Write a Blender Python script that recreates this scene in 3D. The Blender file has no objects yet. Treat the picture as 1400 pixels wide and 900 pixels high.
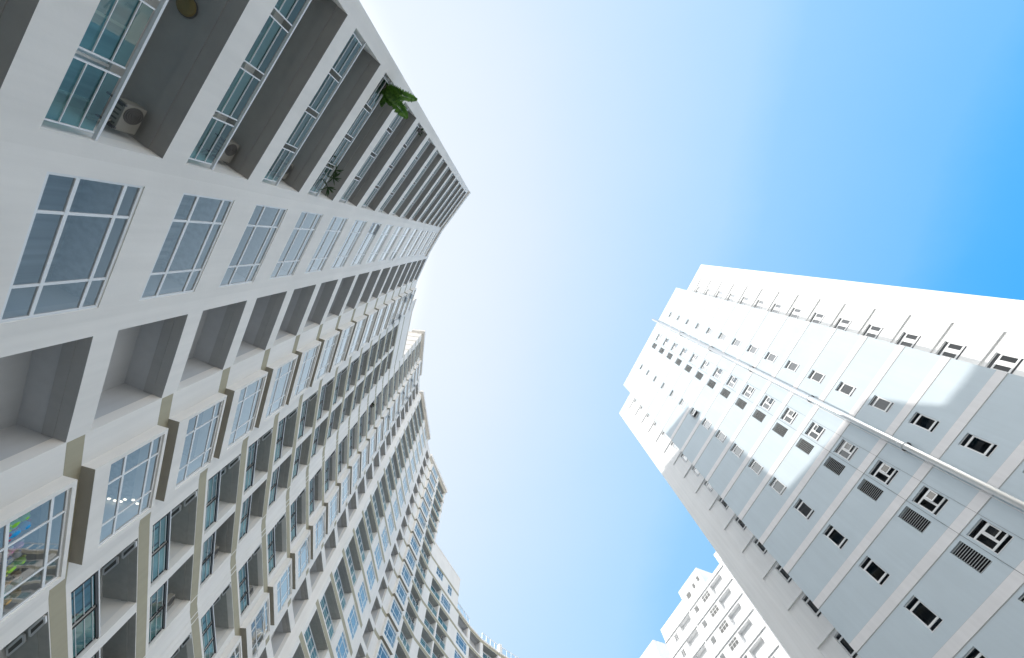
import bpy, bmesh, math, random
from mathutils import Matrix, Vector, Quaternion
random.seed(7)
SC = bpy.context.scene
COL = SC.collection
R = math.radians

# ------------------------------------------------------------------ camera
F_PX, ZEN = 477.0, (682.0, 331.0)           # focal length in photo pixels, zenith in the photo
EYE = 1.6
d = Vector(((ZEN[0]-700)/F_PX, -(ZEN[1]-450)/F_PX, 1.0)).normalized()
x = Vector((1, 0, 0)); x = (x - d*x.dot(d)).normalized()
db = Vector((d.x, d.y, -d.z)); xb = Vector((x.x, x.y, -x.z)); yb = db.cross(xb)
cam = bpy.data.cameras.new('camera'); cam_o = bpy.data.objects.new('camera', cam); COL.objects.link(cam_o)
rot = Matrix((xb, yb, db))
cam_o.matrix_world = Matrix.Translation((0, 0, EYE)) @ rot.to_4x4()
cam.sensor_fit = 'HORIZONTAL'; cam.sensor_width = 36.0; cam.lens = F_PX/1400*36.0
cam.clip_start = 0.05; cam.clip_end = 6000
SC.camera = cam_o

# ------------------------------------------------------------------ sky and sun
SUN_EL, SUN_AZ = R(36.2), math.atan2(-0.079, -0.997)
SKY_STRENGTH, SUN_STRENGTH, EXPOSURE = 0.15, 2.0, 0.85
SKY_TINT, GLOW, SKY_FILL = (0.4, 0.95, 1.2, 1), 9.3, 19.0
w = bpy.data.worlds.new('World'); SC.world = w; w.use_nodes = True
nt = w.node_tree; nt.nodes.clear()
sky = nt.nodes.new('ShaderNodeTexSky'); sky.sky_type = 'NISHITA'; sky.sun_disc = False
sky.sun_elevation = SUN_EL; sky.sun_rotation = math.pi/2 - SUN_AZ
sky.altitude = 0; sky.air_density = 1.0; sky.dust_density = 1.0; sky.ozone_density = 1.0
bg = nt.nodes.new('ShaderNodeBackground'); bg.inputs['Strength'].default_value = SKY_STRENGTH
wo = nt.nodes.new('ShaderNodeOutputWorld')
# the day was hazy: the clear sky is deepened a little and a broad pale aureole lies round the sun
to_sun = Vector((math.cos(SUN_AZ)*math.cos(SUN_EL), math.sin(SUN_AZ)*math.cos(SUN_EL), math.sin(SUN_EL)))
def wn(kind, **kw):
    n = nt.nodes.new(kind)
    for k, v in kw.items(): setattr(n, k, v)
    return n
geo = wn('ShaderNodeNewGeometry'); dt = wn('ShaderNodeVectorMath', operation='DOT_PRODUCT'); dt.inputs[1].default_value = -to_sun
nt.links.new(geo.outputs['Incoming'], dt.inputs[0])
dp = wn('ShaderNodeMix', data_type='RGBA', blend_type='MULTIPLY'); dp.inputs[0].default_value = 1; dp.inputs[7].default_value = SKY_TINT
nt.links.new(sky.outputs[0], dp.inputs[6])
hz = wn('ShaderNodeMapRange'); hz.interpolation_type = 'LINEAR'           # haze veil: white round the sun, clear blue away from it
hz.inputs[1].default_value = -0.5; hz.inputs[2].default_value = 1.0; nt.links.new(dt.outputs['Value'], hz.inputs[0])
rp = wn('ShaderNodeValToRGB'); rp.color_ramp.interpolation = 'B_SPLINE'; el_ = rp.color_ramp.elements
STOPS = ((-0.45, (60, 172, 250)), (-0.31, (88, 184, 255)), (-0.23, (124, 196, 255)), (0.0, (160, 212, 255)), (0.08, (180, 221, 255)), (0.254, (200, 229, 255)), (0.40, (214, 235, 255)), (0.53, (227, 240, 255)), (0.69, (239, 247, 255)), (0.85, (248, 251, 255)))
lin = lambda c: (c/255/12.92) if c < 11 else ((c/255+0.055)/1.055)**2.4
while len(el_) < len(STOPS): el_.new(0.5)
for e_, (c_, rgb_) in zip(el_, STOPS):
    e_.position = (c_+0.5)/1.5; e_.color = (*[lin(q) for q in rgb_], 1)
wisp = wn('ShaderNodeTexNoise'); wisp.inputs['Scale'].default_value = 2.2; wisp.inputs['Detail'].default_value = 5; wisp.inputs['Roughness'].default_value = 0.6
wm = wn('ShaderNodeMapping'); wm.inputs['Scale'].default_value = (1.0, 1.6, 2.4); nt.links.new(geo.outputs['Incoming'], wm.inputs[0]); nt.links.new(wm.outputs[0], wisp.inputs['Vector'])
wa = wn('ShaderNodeMath', operation='MULTIPLY_ADD'); wa.inputs[1].default_value = 0.05; wa.inputs[2].default_value = -0.025; nt.links.new(wisp.outputs[0], wa.inputs[0])
wb = wn('ShaderNodeMath', operation='ADD'); nt.links.new(hz.outputs[0], wb.inputs[0]); nt.links.new(wa.outputs[0], wb.inputs[1])   # faint uneven haze
nt.links.new(wb.outputs[0], rp.inputs[0])
hs_ = wn('ShaderNodeVectorMath', operation='SCALE'); hs_.inputs['Scale'].default_value = 1.05/(SKY_STRENGTH*2**EXPOSURE)
nt.links.new(rp.outputs[0], hs_.inputs[0])
sm = wn('ShaderNodeMix', data_type='RGBA', blend_type='MIX'); sm.inputs[0].default_value = 0.93
nt.links.new(dp.outputs[2], sm.inputs[6]); nt.links.new(hs_.outputs[0], sm.inputs[7])
sp = wn('ShaderNodeSeparateXYZ'); nt.links.new(geo.outputs['Incoming'], sp.inputs[0])
ho = wn('ShaderNodeMapRange'); ho.interpolation_type = 'SMOOTHSTEP'        # pale haze low over the horizon
ho.inputs[1].default_value = -math.sin(R(30)); ho.inputs[2].default_value = -math.sin(R(6)); ho.inputs[3].default_value = 0.0; ho.inputs[4].default_value = 0.9
nt.links.new(sp.outputs['Z'], ho.inputs[0])
hx = wn('ShaderNodeMix', data_type='RGBA', blend_type='MIX'); hx.inputs[7].default_value = (2.1, 2.0, 1.8, 1)
nt.links.new(ho.outputs[0], hx.inputs[0]); nt.links.new(sm.outputs[2], hx.inputs[6]); sm = hx
gl = wn('ShaderNodeMapRange'); gl.interpolation_type = 'SMOOTHSTEP'        # the bright core of the haze round the sun
gl.inputs[1].default_value = 0.71; gl.inputs[2].default_value = 1.0; gl.inputs[3].default_value = 0.0; gl.inputs[4].default_value = GLOW
nt.links.new(dt.outputs['Value'], gl.inputs[0])
gs = wn('ShaderNodeMix', data_type='RGBA', blend_type='ADD'); gs.inputs[0].default_value = 1
nt.links.new(sm.outputs[2], gs.inputs[6]); nt.links.new(gl.outputs[0], gs.inputs[7])
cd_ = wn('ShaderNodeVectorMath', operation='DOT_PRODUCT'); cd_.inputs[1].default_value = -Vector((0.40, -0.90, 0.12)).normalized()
nt.links.new(geo.outputs['Incoming'], cd_.inputs[0])                    # unseen glow added low behind the viewer to brighten the far facades
cl = wn('ShaderNodeMapRange'); cl.interpolation_type = 'SMOOTHSTEP'; cl.inputs[1].default_value = 0.45; cl.inputs[2].default_value = 1.0; cl.inputs[3].default_value = 0; cl.inputs[4].default_value = SKY_FILL
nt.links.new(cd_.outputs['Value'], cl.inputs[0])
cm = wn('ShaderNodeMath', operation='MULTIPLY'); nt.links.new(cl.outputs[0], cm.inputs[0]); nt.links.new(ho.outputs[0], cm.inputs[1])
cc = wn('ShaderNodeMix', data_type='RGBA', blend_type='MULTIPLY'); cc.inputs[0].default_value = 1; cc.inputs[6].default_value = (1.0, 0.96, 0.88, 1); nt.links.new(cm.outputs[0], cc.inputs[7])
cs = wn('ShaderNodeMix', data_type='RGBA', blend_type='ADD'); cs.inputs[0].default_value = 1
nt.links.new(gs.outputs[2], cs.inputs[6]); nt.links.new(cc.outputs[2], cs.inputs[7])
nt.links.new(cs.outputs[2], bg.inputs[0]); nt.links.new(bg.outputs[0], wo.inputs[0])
sun = bpy.data.lights.new('sun', 'SUN'); sun.energy = SUN_STRENGTH; sun.angle = R(0.53); sun.color = (1.0, 0.955, 0.89)
sun_o = bpy.data.objects.new('sun', sun); COL.objects.link(sun_o)
sun_o.rotation_euler = (-to_sun).to_track_quat('-Z', 'Y').to_euler(); sun_o.location = (-60, 0, 150)
SC.cycles.max_bounces = 10; SC.cycles.diffuse_bounces = 6; SC.cycles.transparent_max_bounces = 16
SC.view_settings.view_transform = 'Standard'; SC.view_settings.look = 'None'
SC.view_settings.exposure = EXPOSURE; SC.view_settings.gamma = 1.0; SC.view_settings.use_curve_mapping = False

# ------------------------------------------------------------------ materials
def mat(name):
    m = bpy.data.materials.new(name); m.use_nodes = True
    t = m.node_tree; p = t.nodes.get('Principled BSDF')
    return m, t, p
def N(t, kind, **kw):
    n = t.nodes.new(kind)
    for k, v in kw.items(): setattr(n, k, v)
    return n
def wall_paint(name, rgb, rough=0.75, var=0.06, streak=0.05, bump=0.12, joints=False):
    """painted render: faint mottling, faint rain streaks and trowel bump"""
    m, t, p = mat(name); L = t.links
    tc = N(t, 'ShaderNodeTexCoord')
    n1 = N(t, 'ShaderNodeTexNoise'); n1.inputs['Scale'].default_value = 0.45; n1.inputs['Detail'].default_value = 6
    mp = N(t, 'ShaderNodeMapping'); mp.inputs['Scale'].default_value = (2.2, 2.2, 0.12)
    n2 = N(t, 'ShaderNodeTexNoise'); n2.inputs['Scale'].default_value = 1.6; n2.inputs['Detail'].default_value = 5
    n3 = N(t, 'ShaderNodeTexNoise'); n3.inputs['Scale'].default_value = 9.0; n3.inputs['Detail'].default_value = 8
    L.new(tc.outputs['Object'], n1.inputs['Vector']); L.new(tc.outputs['Object'], mp.inputs[0]); L.new(mp.outputs[0], n2.inputs['Vector'])
    L.new(tc.outputs['Object'], n3.inputs['Vector'])
    r1 = N(t, 'ShaderNodeMapRange'); r1.inputs[1].default_value = 0.3; r1.inputs[2].default_value = 0.7
    r1.inputs[3].default_value = 1-var; r1.inputs[4].default_value = 1+var*0.4
    r2 = N(t, 'ShaderNodeMapRange'); r2.inputs[1].default_value = 0.35; r2.inputs[2].default_value = 0.65
    r2.inputs[3].default_value = 1-streak; r2.inputs[4].default_value = 1.0
    L.new(n1.outputs[0], r1.inputs[0]); L.new(n2.outputs[0], r2.inputs[0])
    mu = N(t, 'ShaderNodeMath', operation='MULTIPLY'); L.new(r1.outputs[0], mu.inputs[0]); L.new(r2.outputs[0], mu.inputs[1])
    mx = N(t, 'ShaderNodeMix', data_type='RGBA', blend_type='MULTIPLY'); mx.inputs[0].default_value = 1.0
    mx.inputs[6].default_value = (*rgb, 1); L.new(mu.outputs[0], mx.inputs[7]); L.new(mx.outputs[2], p.inputs['Base Color'])
    bp = N(t, 'ShaderNodeBump'); bp.inputs['Strength'].default_value = bump; bp.inputs['Distance'].default_value = 0.02
    L.new(n3.outputs[0], bp.inputs['Height']); L.new(bp.outputs[0], p.inputs['Normal'])
    p.inputs['Roughness'].default_value = rough; p.inputs['Specular IOR Level'].default_value = 0.25
    return m
def plain(name, rgb, rough=0.5, metal=0.0, spec=0.4):
    m, t, p = mat(name); p.inputs['Base Color'].default_value = (*rgb, 1)
    p.inputs['Roughness'].default_value = rough; p.inputs['Metallic'].default_value = metal; p.inputs['Specular IOR Level'].default_value = spec
    n = N(t, 'ShaderNodeTexNoise'); n.inputs['Scale'].default_value = 6; n.inputs['Detail'].default_value = 6
    r = N(t, 'ShaderNodeMapRange'); r.inputs[3].default_value = max(0, rough-0.08); r.inputs[4].default_value = min(1, rough+0.1)
    t.links.new(n.outputs[0], r.inputs[0]); t.links.new(r.outputs[0], p.inputs['Roughness'])
    return m
def glass(name, tint, refl_add=0.06, rough=0.015, ior=0.9, wav=0.012, gcol=(1.0, 0.965, 0.905)):
    m, t, p = mat(name); t.nodes.remove(p); L = t.links
    out = t.nodes.get('Material Output')
    fr = N(t, 'ShaderNodeMath', operation='MULTIPLY_ADD', use_clamp=True); fr.inputs[1].default_value = ior; fr.inputs[2].default_value = 0
    lw = N(t, 'ShaderNodeLayerWeight'); lw.inputs['Blend'].default_value = 0.5
    pw = N(t, 'ShaderNodeMath', operation='POWER'); pw.inputs[1].default_value = 3.0
    L.new(lw.outputs['Facing'], pw.inputs[0]); L.new(pw.outputs[0], fr.inputs[0])
    ad = N(t, 'ShaderNodeMath', operation='ADD', use_clamp=True); ad.inputs[1].default_value = refl_add
    g = N(t, 'ShaderNodeBsdfGlossy'); g.inputs['Roughness'].default_value = rough; g.inputs['Color'].default_value = (*gcol, 1)
    tr = N(t, 'ShaderNodeBsdfTransparent'); tr.inputs['Color'].default_value = (*tint, 1)
    mx = N(t, 'ShaderNodeMixShader')
    tc = N(t, 'ShaderNodeTexCoord'); n = N(t, 'ShaderNodeTexNoise'); n.inputs['Scale'].default_value = 0.6
    bp = N(t, 'ShaderNodeBump'); bp.inputs['Strength'].default_value = wav; bp.inputs['Distance'].default_value = 0.3
    L.new(tc.outputs['Object'], n.inputs['Vector']); L.new(n.outputs[0], bp.inputs['Height']); L.new(bp.outputs[0], g.inputs['Normal'])
    L.new(fr.outputs[0], ad.inputs[0]); L.new(ad.outputs[0], mx.inputs[0]); L.new(tr.outputs[0], mx.inputs[1]); L.new(g.outputs[0], mx.inputs[2])
    L.new(mx.outputs[0], out.inputs[0])
    return m
def room_mat(name, cols):
    """curtains, blinds and walls behind the glass: a different tone in every copy"""
    m, t, p = mat(name); L = t.links
    oi = N(t, 'ShaderNodeObjectInfo'); cr = N(t, 'ShaderNodeValToRGB'); cr.color_ramp.interpolation = 'CONSTANT'
    els = cr.color_ramp.elements
    while len(els) < len(cols): els.new(0.5)
    for i, c in enumerate(cols):
        els[i].position = i/len(cols); els[i].color = (*c, 1)
    L.new(oi.outputs['Random'], cr.inputs[0])
    tc = N(t, 'ShaderNodeTexCoord'); mp = N(t, 'ShaderNodeMapping'); mp.inputs['Scale'].default_value = (2.5, 2.5, 0.05)
    n = N(t, 'ShaderNodeTexNoise'); n.inputs['Scale'].default_value = 2.2; n.inputs['Detail'].default_value = 3
    L.new(tc.outputs['Object'], mp.inputs[0]); L.new(mp.outputs[0], n.inputs['Vector'])
    r = N(t, 'ShaderNodeMapRange'); r.inputs[1].default_value = 0.35; r.inputs[2].default_value = 0.65; r.inputs[3].default_value = 0.78; r.inputs[4].default_value = 1.06
    L.new(n.outputs[0], r.inputs[0])
    mx = N(t, 'ShaderNodeMix', data_type='RGBA', blend_type='MULTIPLY'); mx.inputs[0].default_value = 1
    L.new(cr.outputs[0], mx.inputs[6]); L.new(r.outputs[0], mx.inputs[7]); L.new(mx.outputs[2], p.inputs['Base Color'])
    p.inputs['Roughness'].default_value = 0.9
    return m
M = {}
M['white'] = wall_paint('white wall paint', (0.80, 0.765, 0.725), var=0.06, streak=0.045)
M['olive'] = wall_paint('olive band paint', (0.40, 0.365, 0.27))
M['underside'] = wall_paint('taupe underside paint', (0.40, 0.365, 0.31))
M['soffit_light'] = wall_paint('flare lightened soffit paint', (0.44, 0.43, 0.41), var=0.1, streak=0.1)  # far soffits: veiling flare put into the colour as a paler grey
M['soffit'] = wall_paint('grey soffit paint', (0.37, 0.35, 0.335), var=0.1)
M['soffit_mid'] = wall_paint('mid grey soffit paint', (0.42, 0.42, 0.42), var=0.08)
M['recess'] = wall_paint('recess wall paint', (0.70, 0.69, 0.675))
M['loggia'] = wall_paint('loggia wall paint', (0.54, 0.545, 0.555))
M['panel'] = wall_paint('pale blue grey wall paint', (0.525, 0.60, 0.655), var=0.04, streak=0.03)
M['band'] = wall_paint('off white band paint', (0.73, 0.725, 0.74), var=0.03)
M['tower_white'] = wall_paint('tower white paint', (0.79, 0.795, 0.80), var=0.03)
M['frame'] = plain('white aluminium frame', (0.74, 0.75, 0.76), 0.4)
M['rail'] = plain('white rail', (0.72, 0.72, 0.73), 0.35)
M['dark_frame'] = plain('dark bronze frame', (0.035, 0.032, 0.032), 0.4)
M['steel'] = plain('galvanised duct steel', (0.84, 0.85, 0.86), 0.30, 0.9)
M['bracket'] = plain('dark bracket', (0.09, 0.09, 0.095), 0.5)
M['ac'] = plain('ac casing', (0.27, 0.255, 0.225), 0.5)
M['ac_dark'] = plain('ac grille', (0.10, 0.095, 0.09), 0.5)
M['slat'] = plain('grey louvre slat', (0.42, 0.44, 0.45), 0.5)
M['black'] = plain('dark void', (0.012, 0.013, 0.016), 0.8)
M['pane'] = glass('window glass', (0.62, 0.67, 0.72), 0.05, ior=1.9)
M['clear'] = glass('clear railing glass', (0.88, 0.92, 0.92), 0.04, ior=0.8)
M['teal'] = glass('teal balustrade glass', (0.24, 0.50, 0.53), 0.04, ior=0.6)
M['dark_pane'] = glass('dark window glass', (0.27, 0.31, 0.35), 0.02, ior=3.8, gcol=(0.97, 0.99, 1.0))
M['room'] = room_mat('room interior', [(0.26, 0.28, 0.34), (0.46, 0.49, 0.54), (0.34, 0.37, 0.43), (0.62, 0.64, 0.66), (0.22, 0.24, 0.29), (0.75, 0.75, 0.74)])
M['door'] = room_mat('curtained door', [(0.45, 0.58, 0.66), (0.25, 0.33, 0.42), (0.60, 0.66, 0.68), (0.34, 0.46, 0.52), (0.14, 0.18, 0.22), (0.50, 0.52, 0.50)])
M['tower_room'] = room_mat('tower room interior', [(0.10, 0.11, 0.125), (0.07, 0.075, 0.085), (0.17, 0.18, 0.20), (0.26, 0.27, 0.29)])
M['pot'] = plain('dark plant pot', (0.07, 0.06, 0.055), 0.8)

# ------------------------------------------------------------------ mesh helpers
class MB:
    def __init__(s): s.v = []; s.f = []; s.m = []; s.mats = []
    def mi(s, m):
        if m not in s.mats: s.mats.append(m)
        return s.mats.index(m)
    def quad(s, pts, m):
        b = len(s.v); s.v += [Vector(p) for p in pts]; s.f.append(tuple(range(b, b+len(pts)))); s.m.append(s.mi(m))
    def hexa(s, p, m, under=None):
        """p: 8 points, 0-3 bottom loop, 4-7 top loop"""
        b = len(s.v); s.v += [Vector(q) for q in p]
        fs = [(3, 2, 1, 0), (4, 5, 6, 7), (0, 1, 5, 4), (1, 2, 6, 5), (2, 3, 7, 6), (3, 0, 4, 7)]
        for k, f in enumerate(fs):
            s.f.append(tuple(b+i for i in f)); s.m.append(s.mi(under if (under and k == 0) else m))
    def tube(s, pts, rad, m, n=10, cap=True):
        rings = []
        for i, p in enumerate(pts):
            p = Vector(p); a = Vector(pts[max(i-1, 0)]); c = Vector(pts[min(i+1, len(pts)-1)]); t = (c-a).normalized()
            u = t.orthogonal().normalized() if i == 0 else (u - t*u.dot(t)).normalized()
            v = t.cross(u); r = rad[i] if isinstance(rad, (list, tuple)) else rad
            b = len(s.v); rings.append(b)
            for k in range(n):
                an = 2*math.pi*k/n; s.v.append(p + (u*math.cos(an)+v*math.sin(an))*r)
        mi = s.mi(m)
        for a, b in zip(rings, rings[1:]):
            for k in range(n): s.f.append((a+k, a+(k+1) % n, b+(k+1) % n, b+k)); s.m.append(mi)
        if cap:
            s.f.append(tuple(rings[0]+k for k in reversed(range(n)))); s.m.append(mi)
            s.f.append(tuple(rings[-1]+k for k in range(n))); s.m.append(mi)
    def build(s, name, parent=None, smooth=False, bevel=0):
        me = bpy.data.meshes.new(name)
        org = ROOT_LOC.get(root_of(parent), Vector((0, 0, 0))) if parent else Vector((0, 0, 0))
        me.from_pydata([tuple(q-org) for q in s.v], [], s.f)
        for m in s.mats: me.materials.append(m)
        me.polygons.foreach_set('material_index', s.m)
        if smooth: me.polygons.foreach_set('use_smooth', [True]*len(s.f))
        me.update()
        o = bpy.data.objects.new(name, me); COL.objects.link(o)
        if parent: o.parent = parent
        if bevel:
            b = o.modifiers.new('bevel', 'BEVEL'); b.width = bevel; b.segments = 2; b.limit_method = 'ANGLE'
        return o
ROOT_LOC = {}
def root_of(o):
    while o.parent: o = o.parent
    return o
def thing(name, label, cat, loc, group=None, rz=0):
    o = bpy.data.objects.new(name, None); COL.objects.link(o); o.location = loc; o.empty_display_size = 0.5
    o.rotation_euler.z = rz
    o['label'] = label; o['category'] = cat
    if group: o['group'] = group
    ROOT_LOC[o] = Vector(loc)
    return o
def copy_up(o, dz, parent):
    c = o.copy(); COL.objects.link(c); c.parent = parent
    c.location = (o.location.x, o.location.y, o.location.z+dz)
    for ch in list(o.children):
        k = ch.copy(); COL.objects.link(k); k.parent = c
    return c
class Facet:
    """a vertical facade plane: s runs along it, d out of it (towards the courtyard), z up"""
    def __init__(s, a, b, side=1):
        s.a = Vector((a[0], a[1])); s.b = Vector((b[0], b[1])); s.L = (s.b-s.a).length
        s.t = (s.b-s.a)/s.L; s.n = Vector((s.t.y, -s.t.x))*side
    def p(s, ss, dd, z):
        q = s.a + s.t*ss + s.n*dd; return Vector((q.x, q.y, z))
def box(mb, F, s0, s1, d0, d1, z0, z1, m, under=None):
    mb.hexa([F.p(s0, d0, z0), F.p(s1, d0, z0), F.p(s1, d1, z0), F.p(s0, d1, z0),
             F.p(s0, d0, z1), F.p(s1, d0, z1), F.p(s1, d1, z1), F.p(s0, d1, z1)], m, under)
def facade(mb, F, z0, z1, cols, m, th=0.35, s0=0.0, s1=None, under=None):
    """thick wall with real openings; cols: (sa, sb, [(za, zb), ...])"""
    s1 = F.L if s1 is None else s1
    cols = sorted(cols, key=lambda c: c[0]); cur = s0
    for sa, sb, ops in cols:
        if sa > cur+1e-4: box(mb, F, cur, sa, -th, 0, z0, z1, m)
        zc = z0
        for za, zb in sorted(ops):
            box(mb, F, sa, sb, -th, 0, zc, za, m, under if zc > z0 else None); zc = zb
        if zc < z1-1e-4: box(mb, F, sa, sb, -th, 0, zc, z1, m, under if ops else None)
        cur = sb
    if cur < s1-1e-4: box(mb, F, cur, s1, -th, 0, z0, z1, m)
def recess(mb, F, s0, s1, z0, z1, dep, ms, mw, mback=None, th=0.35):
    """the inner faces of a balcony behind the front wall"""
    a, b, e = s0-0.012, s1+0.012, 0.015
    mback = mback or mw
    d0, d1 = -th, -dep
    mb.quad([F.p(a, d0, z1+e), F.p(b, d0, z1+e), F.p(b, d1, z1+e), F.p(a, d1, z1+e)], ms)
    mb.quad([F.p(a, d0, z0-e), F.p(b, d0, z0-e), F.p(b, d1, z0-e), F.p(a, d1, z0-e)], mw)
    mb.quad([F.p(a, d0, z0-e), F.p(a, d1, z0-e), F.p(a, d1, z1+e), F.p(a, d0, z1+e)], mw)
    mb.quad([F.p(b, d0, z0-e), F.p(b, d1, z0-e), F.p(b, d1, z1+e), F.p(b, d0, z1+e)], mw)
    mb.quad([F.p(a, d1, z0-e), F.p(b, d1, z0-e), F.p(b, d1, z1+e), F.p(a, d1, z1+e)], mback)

FLOOR = 3.0
H = lambda h: h + EYE                        # heights below are measured from the eye
SILL, HEAD = H(7.25), H(9.6)                 # of floor 0; floor n is 3 m higher each
WS, WH = H(7.58), H(9.5)                     # window sill and head

def make_window(F, s0, s1, z0, z1, hs, vs, parent, name='window', d=-0.025, fw=0.065, glassm='pane', roomm='room', roomd=0.9, framem='frame', reveal=None):
    """frame (with the room behind it) and a pane as its child"""
    mb = MB(); fm = M[framem]
    dA, dB = d-0.05, d
    box(mb, F, s0, s0+fw, dA, dB, z0, z1, fm); box(mb, F, s1-fw, s1, dA, dB, z0, z1, fm)
    box(mb, F, s0+fw, s1-fw, dA, dB, z0, z0+fw, fm); box(mb, F, s0+fw, s1-fw, dA, dB, z1-fw, z1, fm)
    for f in hs:
        c = s0+(s1-s0)*f; box(mb, F, c-fw*0.5, c+fw*0.5, dA-0.004, dB-0.006, z0+fw, z1-fw, fm)
    for f in vs:
        c = z0+(z1-z0)*f; box(mb, F, s0+fw, s1-fw, dA-0.008, dB-0.003, c-fw*0.55, c+fw*0.55, fm)
    rm = M[roomm]; a, b, e = s0-0.006, s1+0.006, 0.006; d0, d1 = -0.352, -0.352-roomd
    for qi, q in enumerate(([(a, d0, z1+e), (b, d0, z1+e), (b, d1, z1+e), (a, d1, z1+e)], [(a, d0, z0-e), (b, d0, z0-e), (b, d1, z0-e), (a, d1, z0-e)],
              [(a, d0, z0-e), (a, d1, z0-e), (a, d1, z1+e), (a, d0, z1+e)], [(b, d0, z0-e), (b, d1, z0-e), (b, d1, z1+e), (b, d0, z1+e)],
              [(a, d1, z0-e), (b, d1, z0-e), (b, d1, z1+e), (a, d1, z1+e)])):
        mb.quad([F.p(*k) for k in q], M['recess'] if qi in (2, 3) and roomm == 'room' else rm)
    o = mb.build(name, parent)
    pb = MB(); dm = d-0.028
    pb.quad([F.p(s0+0.02, dm, z0+0.02), F.p(s1-0.02, dm, z0+0.02), F.p(s1-0.02, dm, z1-0.02), F.p(s0+0.02, dm, z1-0.02)], M[glassm])
    pb.build('pane', o)
    return o

def make_balcony(F, s0, s1, z0, z1, parent, dep=1.5, posts=None, dark=False, rack=False, name='balcony'):
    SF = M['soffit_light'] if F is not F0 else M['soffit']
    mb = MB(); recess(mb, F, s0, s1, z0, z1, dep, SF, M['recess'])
    box(mb, F, s0, s1, -dep+0.002, -dep+0.12, z1-0.38, z1+0.01, M['recess'])          # beam over the door
    box(mb, F, s0-0.01, s1+0.01, -0.62, -0.353, z1-0.012, z1+0.013, SF)      # edge beam
    o = mb.build(name, parent)
    g = MB(); box(g, F, s0+0.25, s1-0.25, -dep+0.02, -dep+0.05, z0, z1-0.40, M['door'])
    fr = M['dark_frame'] if dark else M['frame']
    k = max(2, round((s1-s0-0.5)/0.95))
    for i in range(k+1):
        c = s0+0.25+(s1-s0-0.5)*i/k; box(g, F, c-0.03, c+0.03, -dep+0.03, -dep+0.09, z0, z1-0.395, fr)
    g.build('glass_door', o)
    # balustrade: glass panels between paired posts, slim rails, a handrail above a gap
    bl = MB(); rm = M['rail']
    L = s1-s0; n = max(2, round(L/1.5)); pitch = (L-0.12)/n
    zt = z0+0.86
    for i in range(n):
        a = s0+0.06+pitch*i+0.10; b = s0+0.06+pitch*(i+1)-0.10
        bl.quad([F.p(a, -0.10, z0+0.02), F.p(b, -0.10, z0+0.02), F.p(b, -0.10, zt), F.p(a, -0.10, zt)], M['teal'])
        for c in (a, b): box(bl, F, c-0.016, c+0.016, -0.125, -0.075, z0-0.005, zt, M['dark_frame'] if dark else rm)
        hr = 0.006 if dark else 0.007
        for zz in ((0.16, 0.45, 0.73) if dark else (0.28, 0.60)): box(bl, F, a+0.016, b-0.016, -0.092, -0.070, z0+zz-hr, z0+zz+hr, rm)
        if dark: box(bl, F, a-0.02, b+0.02, -0.130, -0.068, zt-0.03, zt+0.02, M['dark_frame'])
    box(bl, F, s0, s1, -0.13, -0.06, z0+0.93, z0+0.975, rm)
    if dark: box(bl, F, s0, s1, -0.13, -0.07, z0+0.885, z0+0.922, M['dark_frame'])
    bl.build('balustrade', o)
    if rack:
        rk = MB(); zz = z1-0.07
        def bar(p, q, wd=0.035, m=None, dz=0.0):
            p, q = Vector(p), Vector(q); t_ = (q-p).normalized(); nn = Vector((-t_.y, t_.x))*wd
            c = [p+nn, q+nn, q-nn, p-nn]
            rk.hexa([F.p(k.x, k.y, zz+dz) for k in c]+[F.p(k.x, k.y, zz+dz+0.05) for k in c], m or rm)
        for qd in (((0.65, -0.05), (0.93, -0.05), (1.66, -0.53), (1.34, -0.53)), ((1.62, -0.74), (1.97, -0.74), (2.72, -1.28), (2.40, -1.28))):
            for i in range(4):
                p, q = Vector((s0-0.5+qd[i][0], qd[i][1])), Vector((s0-0.5+qd[(i+1) % 4][0], qd[(i+1) % 4][1]))
                bar(p.lerp(q, 0.02), p.lerp(q, 0.98), dz=0.0 if i % 2 else 0.004)
            for f_ in (0.3, 0.5, 0.7):
                p = Vector(qd[0]).lerp(Vector(qd[1]), f_); q = Vector(qd[3]).lerp(Vector(qd[2]), f_); off = Vector((s0-0.5, 0))
                bar(p+off, q+off, 0.02, M['ac_dark'], 0.012)
        rk.build('ceiling_rack', o)
    return o

def make_loggia(F, s0, s1, z0, z1, parent, dep=1.35):
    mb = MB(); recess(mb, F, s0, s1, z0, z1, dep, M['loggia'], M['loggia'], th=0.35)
    box(mb, F, s0, s1, -0.66, -0.352, z1-0.01, z1+0.012, M['soffit_mid'] if F is F2 else M['soffit_light'])      # front beam underside
    return mb.build('loggia', parent)

def bay_parts(F, s0, s1, w0, w1, parent, proud=0.42, n=0, u=-0.15):
    """projecting window box of one floor: box, frame and pane"""
    z0, z1 = H(7.25)+u+FLOOR*n, H(9.62)+FLOOR*n
    a, b = WS+FLOOR*n, WH+FLOOR*n
    mb = MB(); m = M['white']; e = 0.003
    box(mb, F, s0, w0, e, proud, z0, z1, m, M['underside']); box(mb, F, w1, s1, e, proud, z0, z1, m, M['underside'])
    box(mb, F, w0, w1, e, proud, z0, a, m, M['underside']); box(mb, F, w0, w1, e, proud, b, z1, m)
    o = mb.build('bay_window', parent)
    class G: pass
    g = Facet(F.p(0, proud, 0), F.p(F.L, proud, 0))
    fr = make_window(g, w0, w1, a, b, (0.25, 0.75), (0.29, 0.79), o, name='window_frame', d=-0.06, roomd=1.6)
    # keep it two levels deep under the building: the pane hangs on the bay itself
    for ch in list(fr.children): ch.parent = o
    return o

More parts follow.
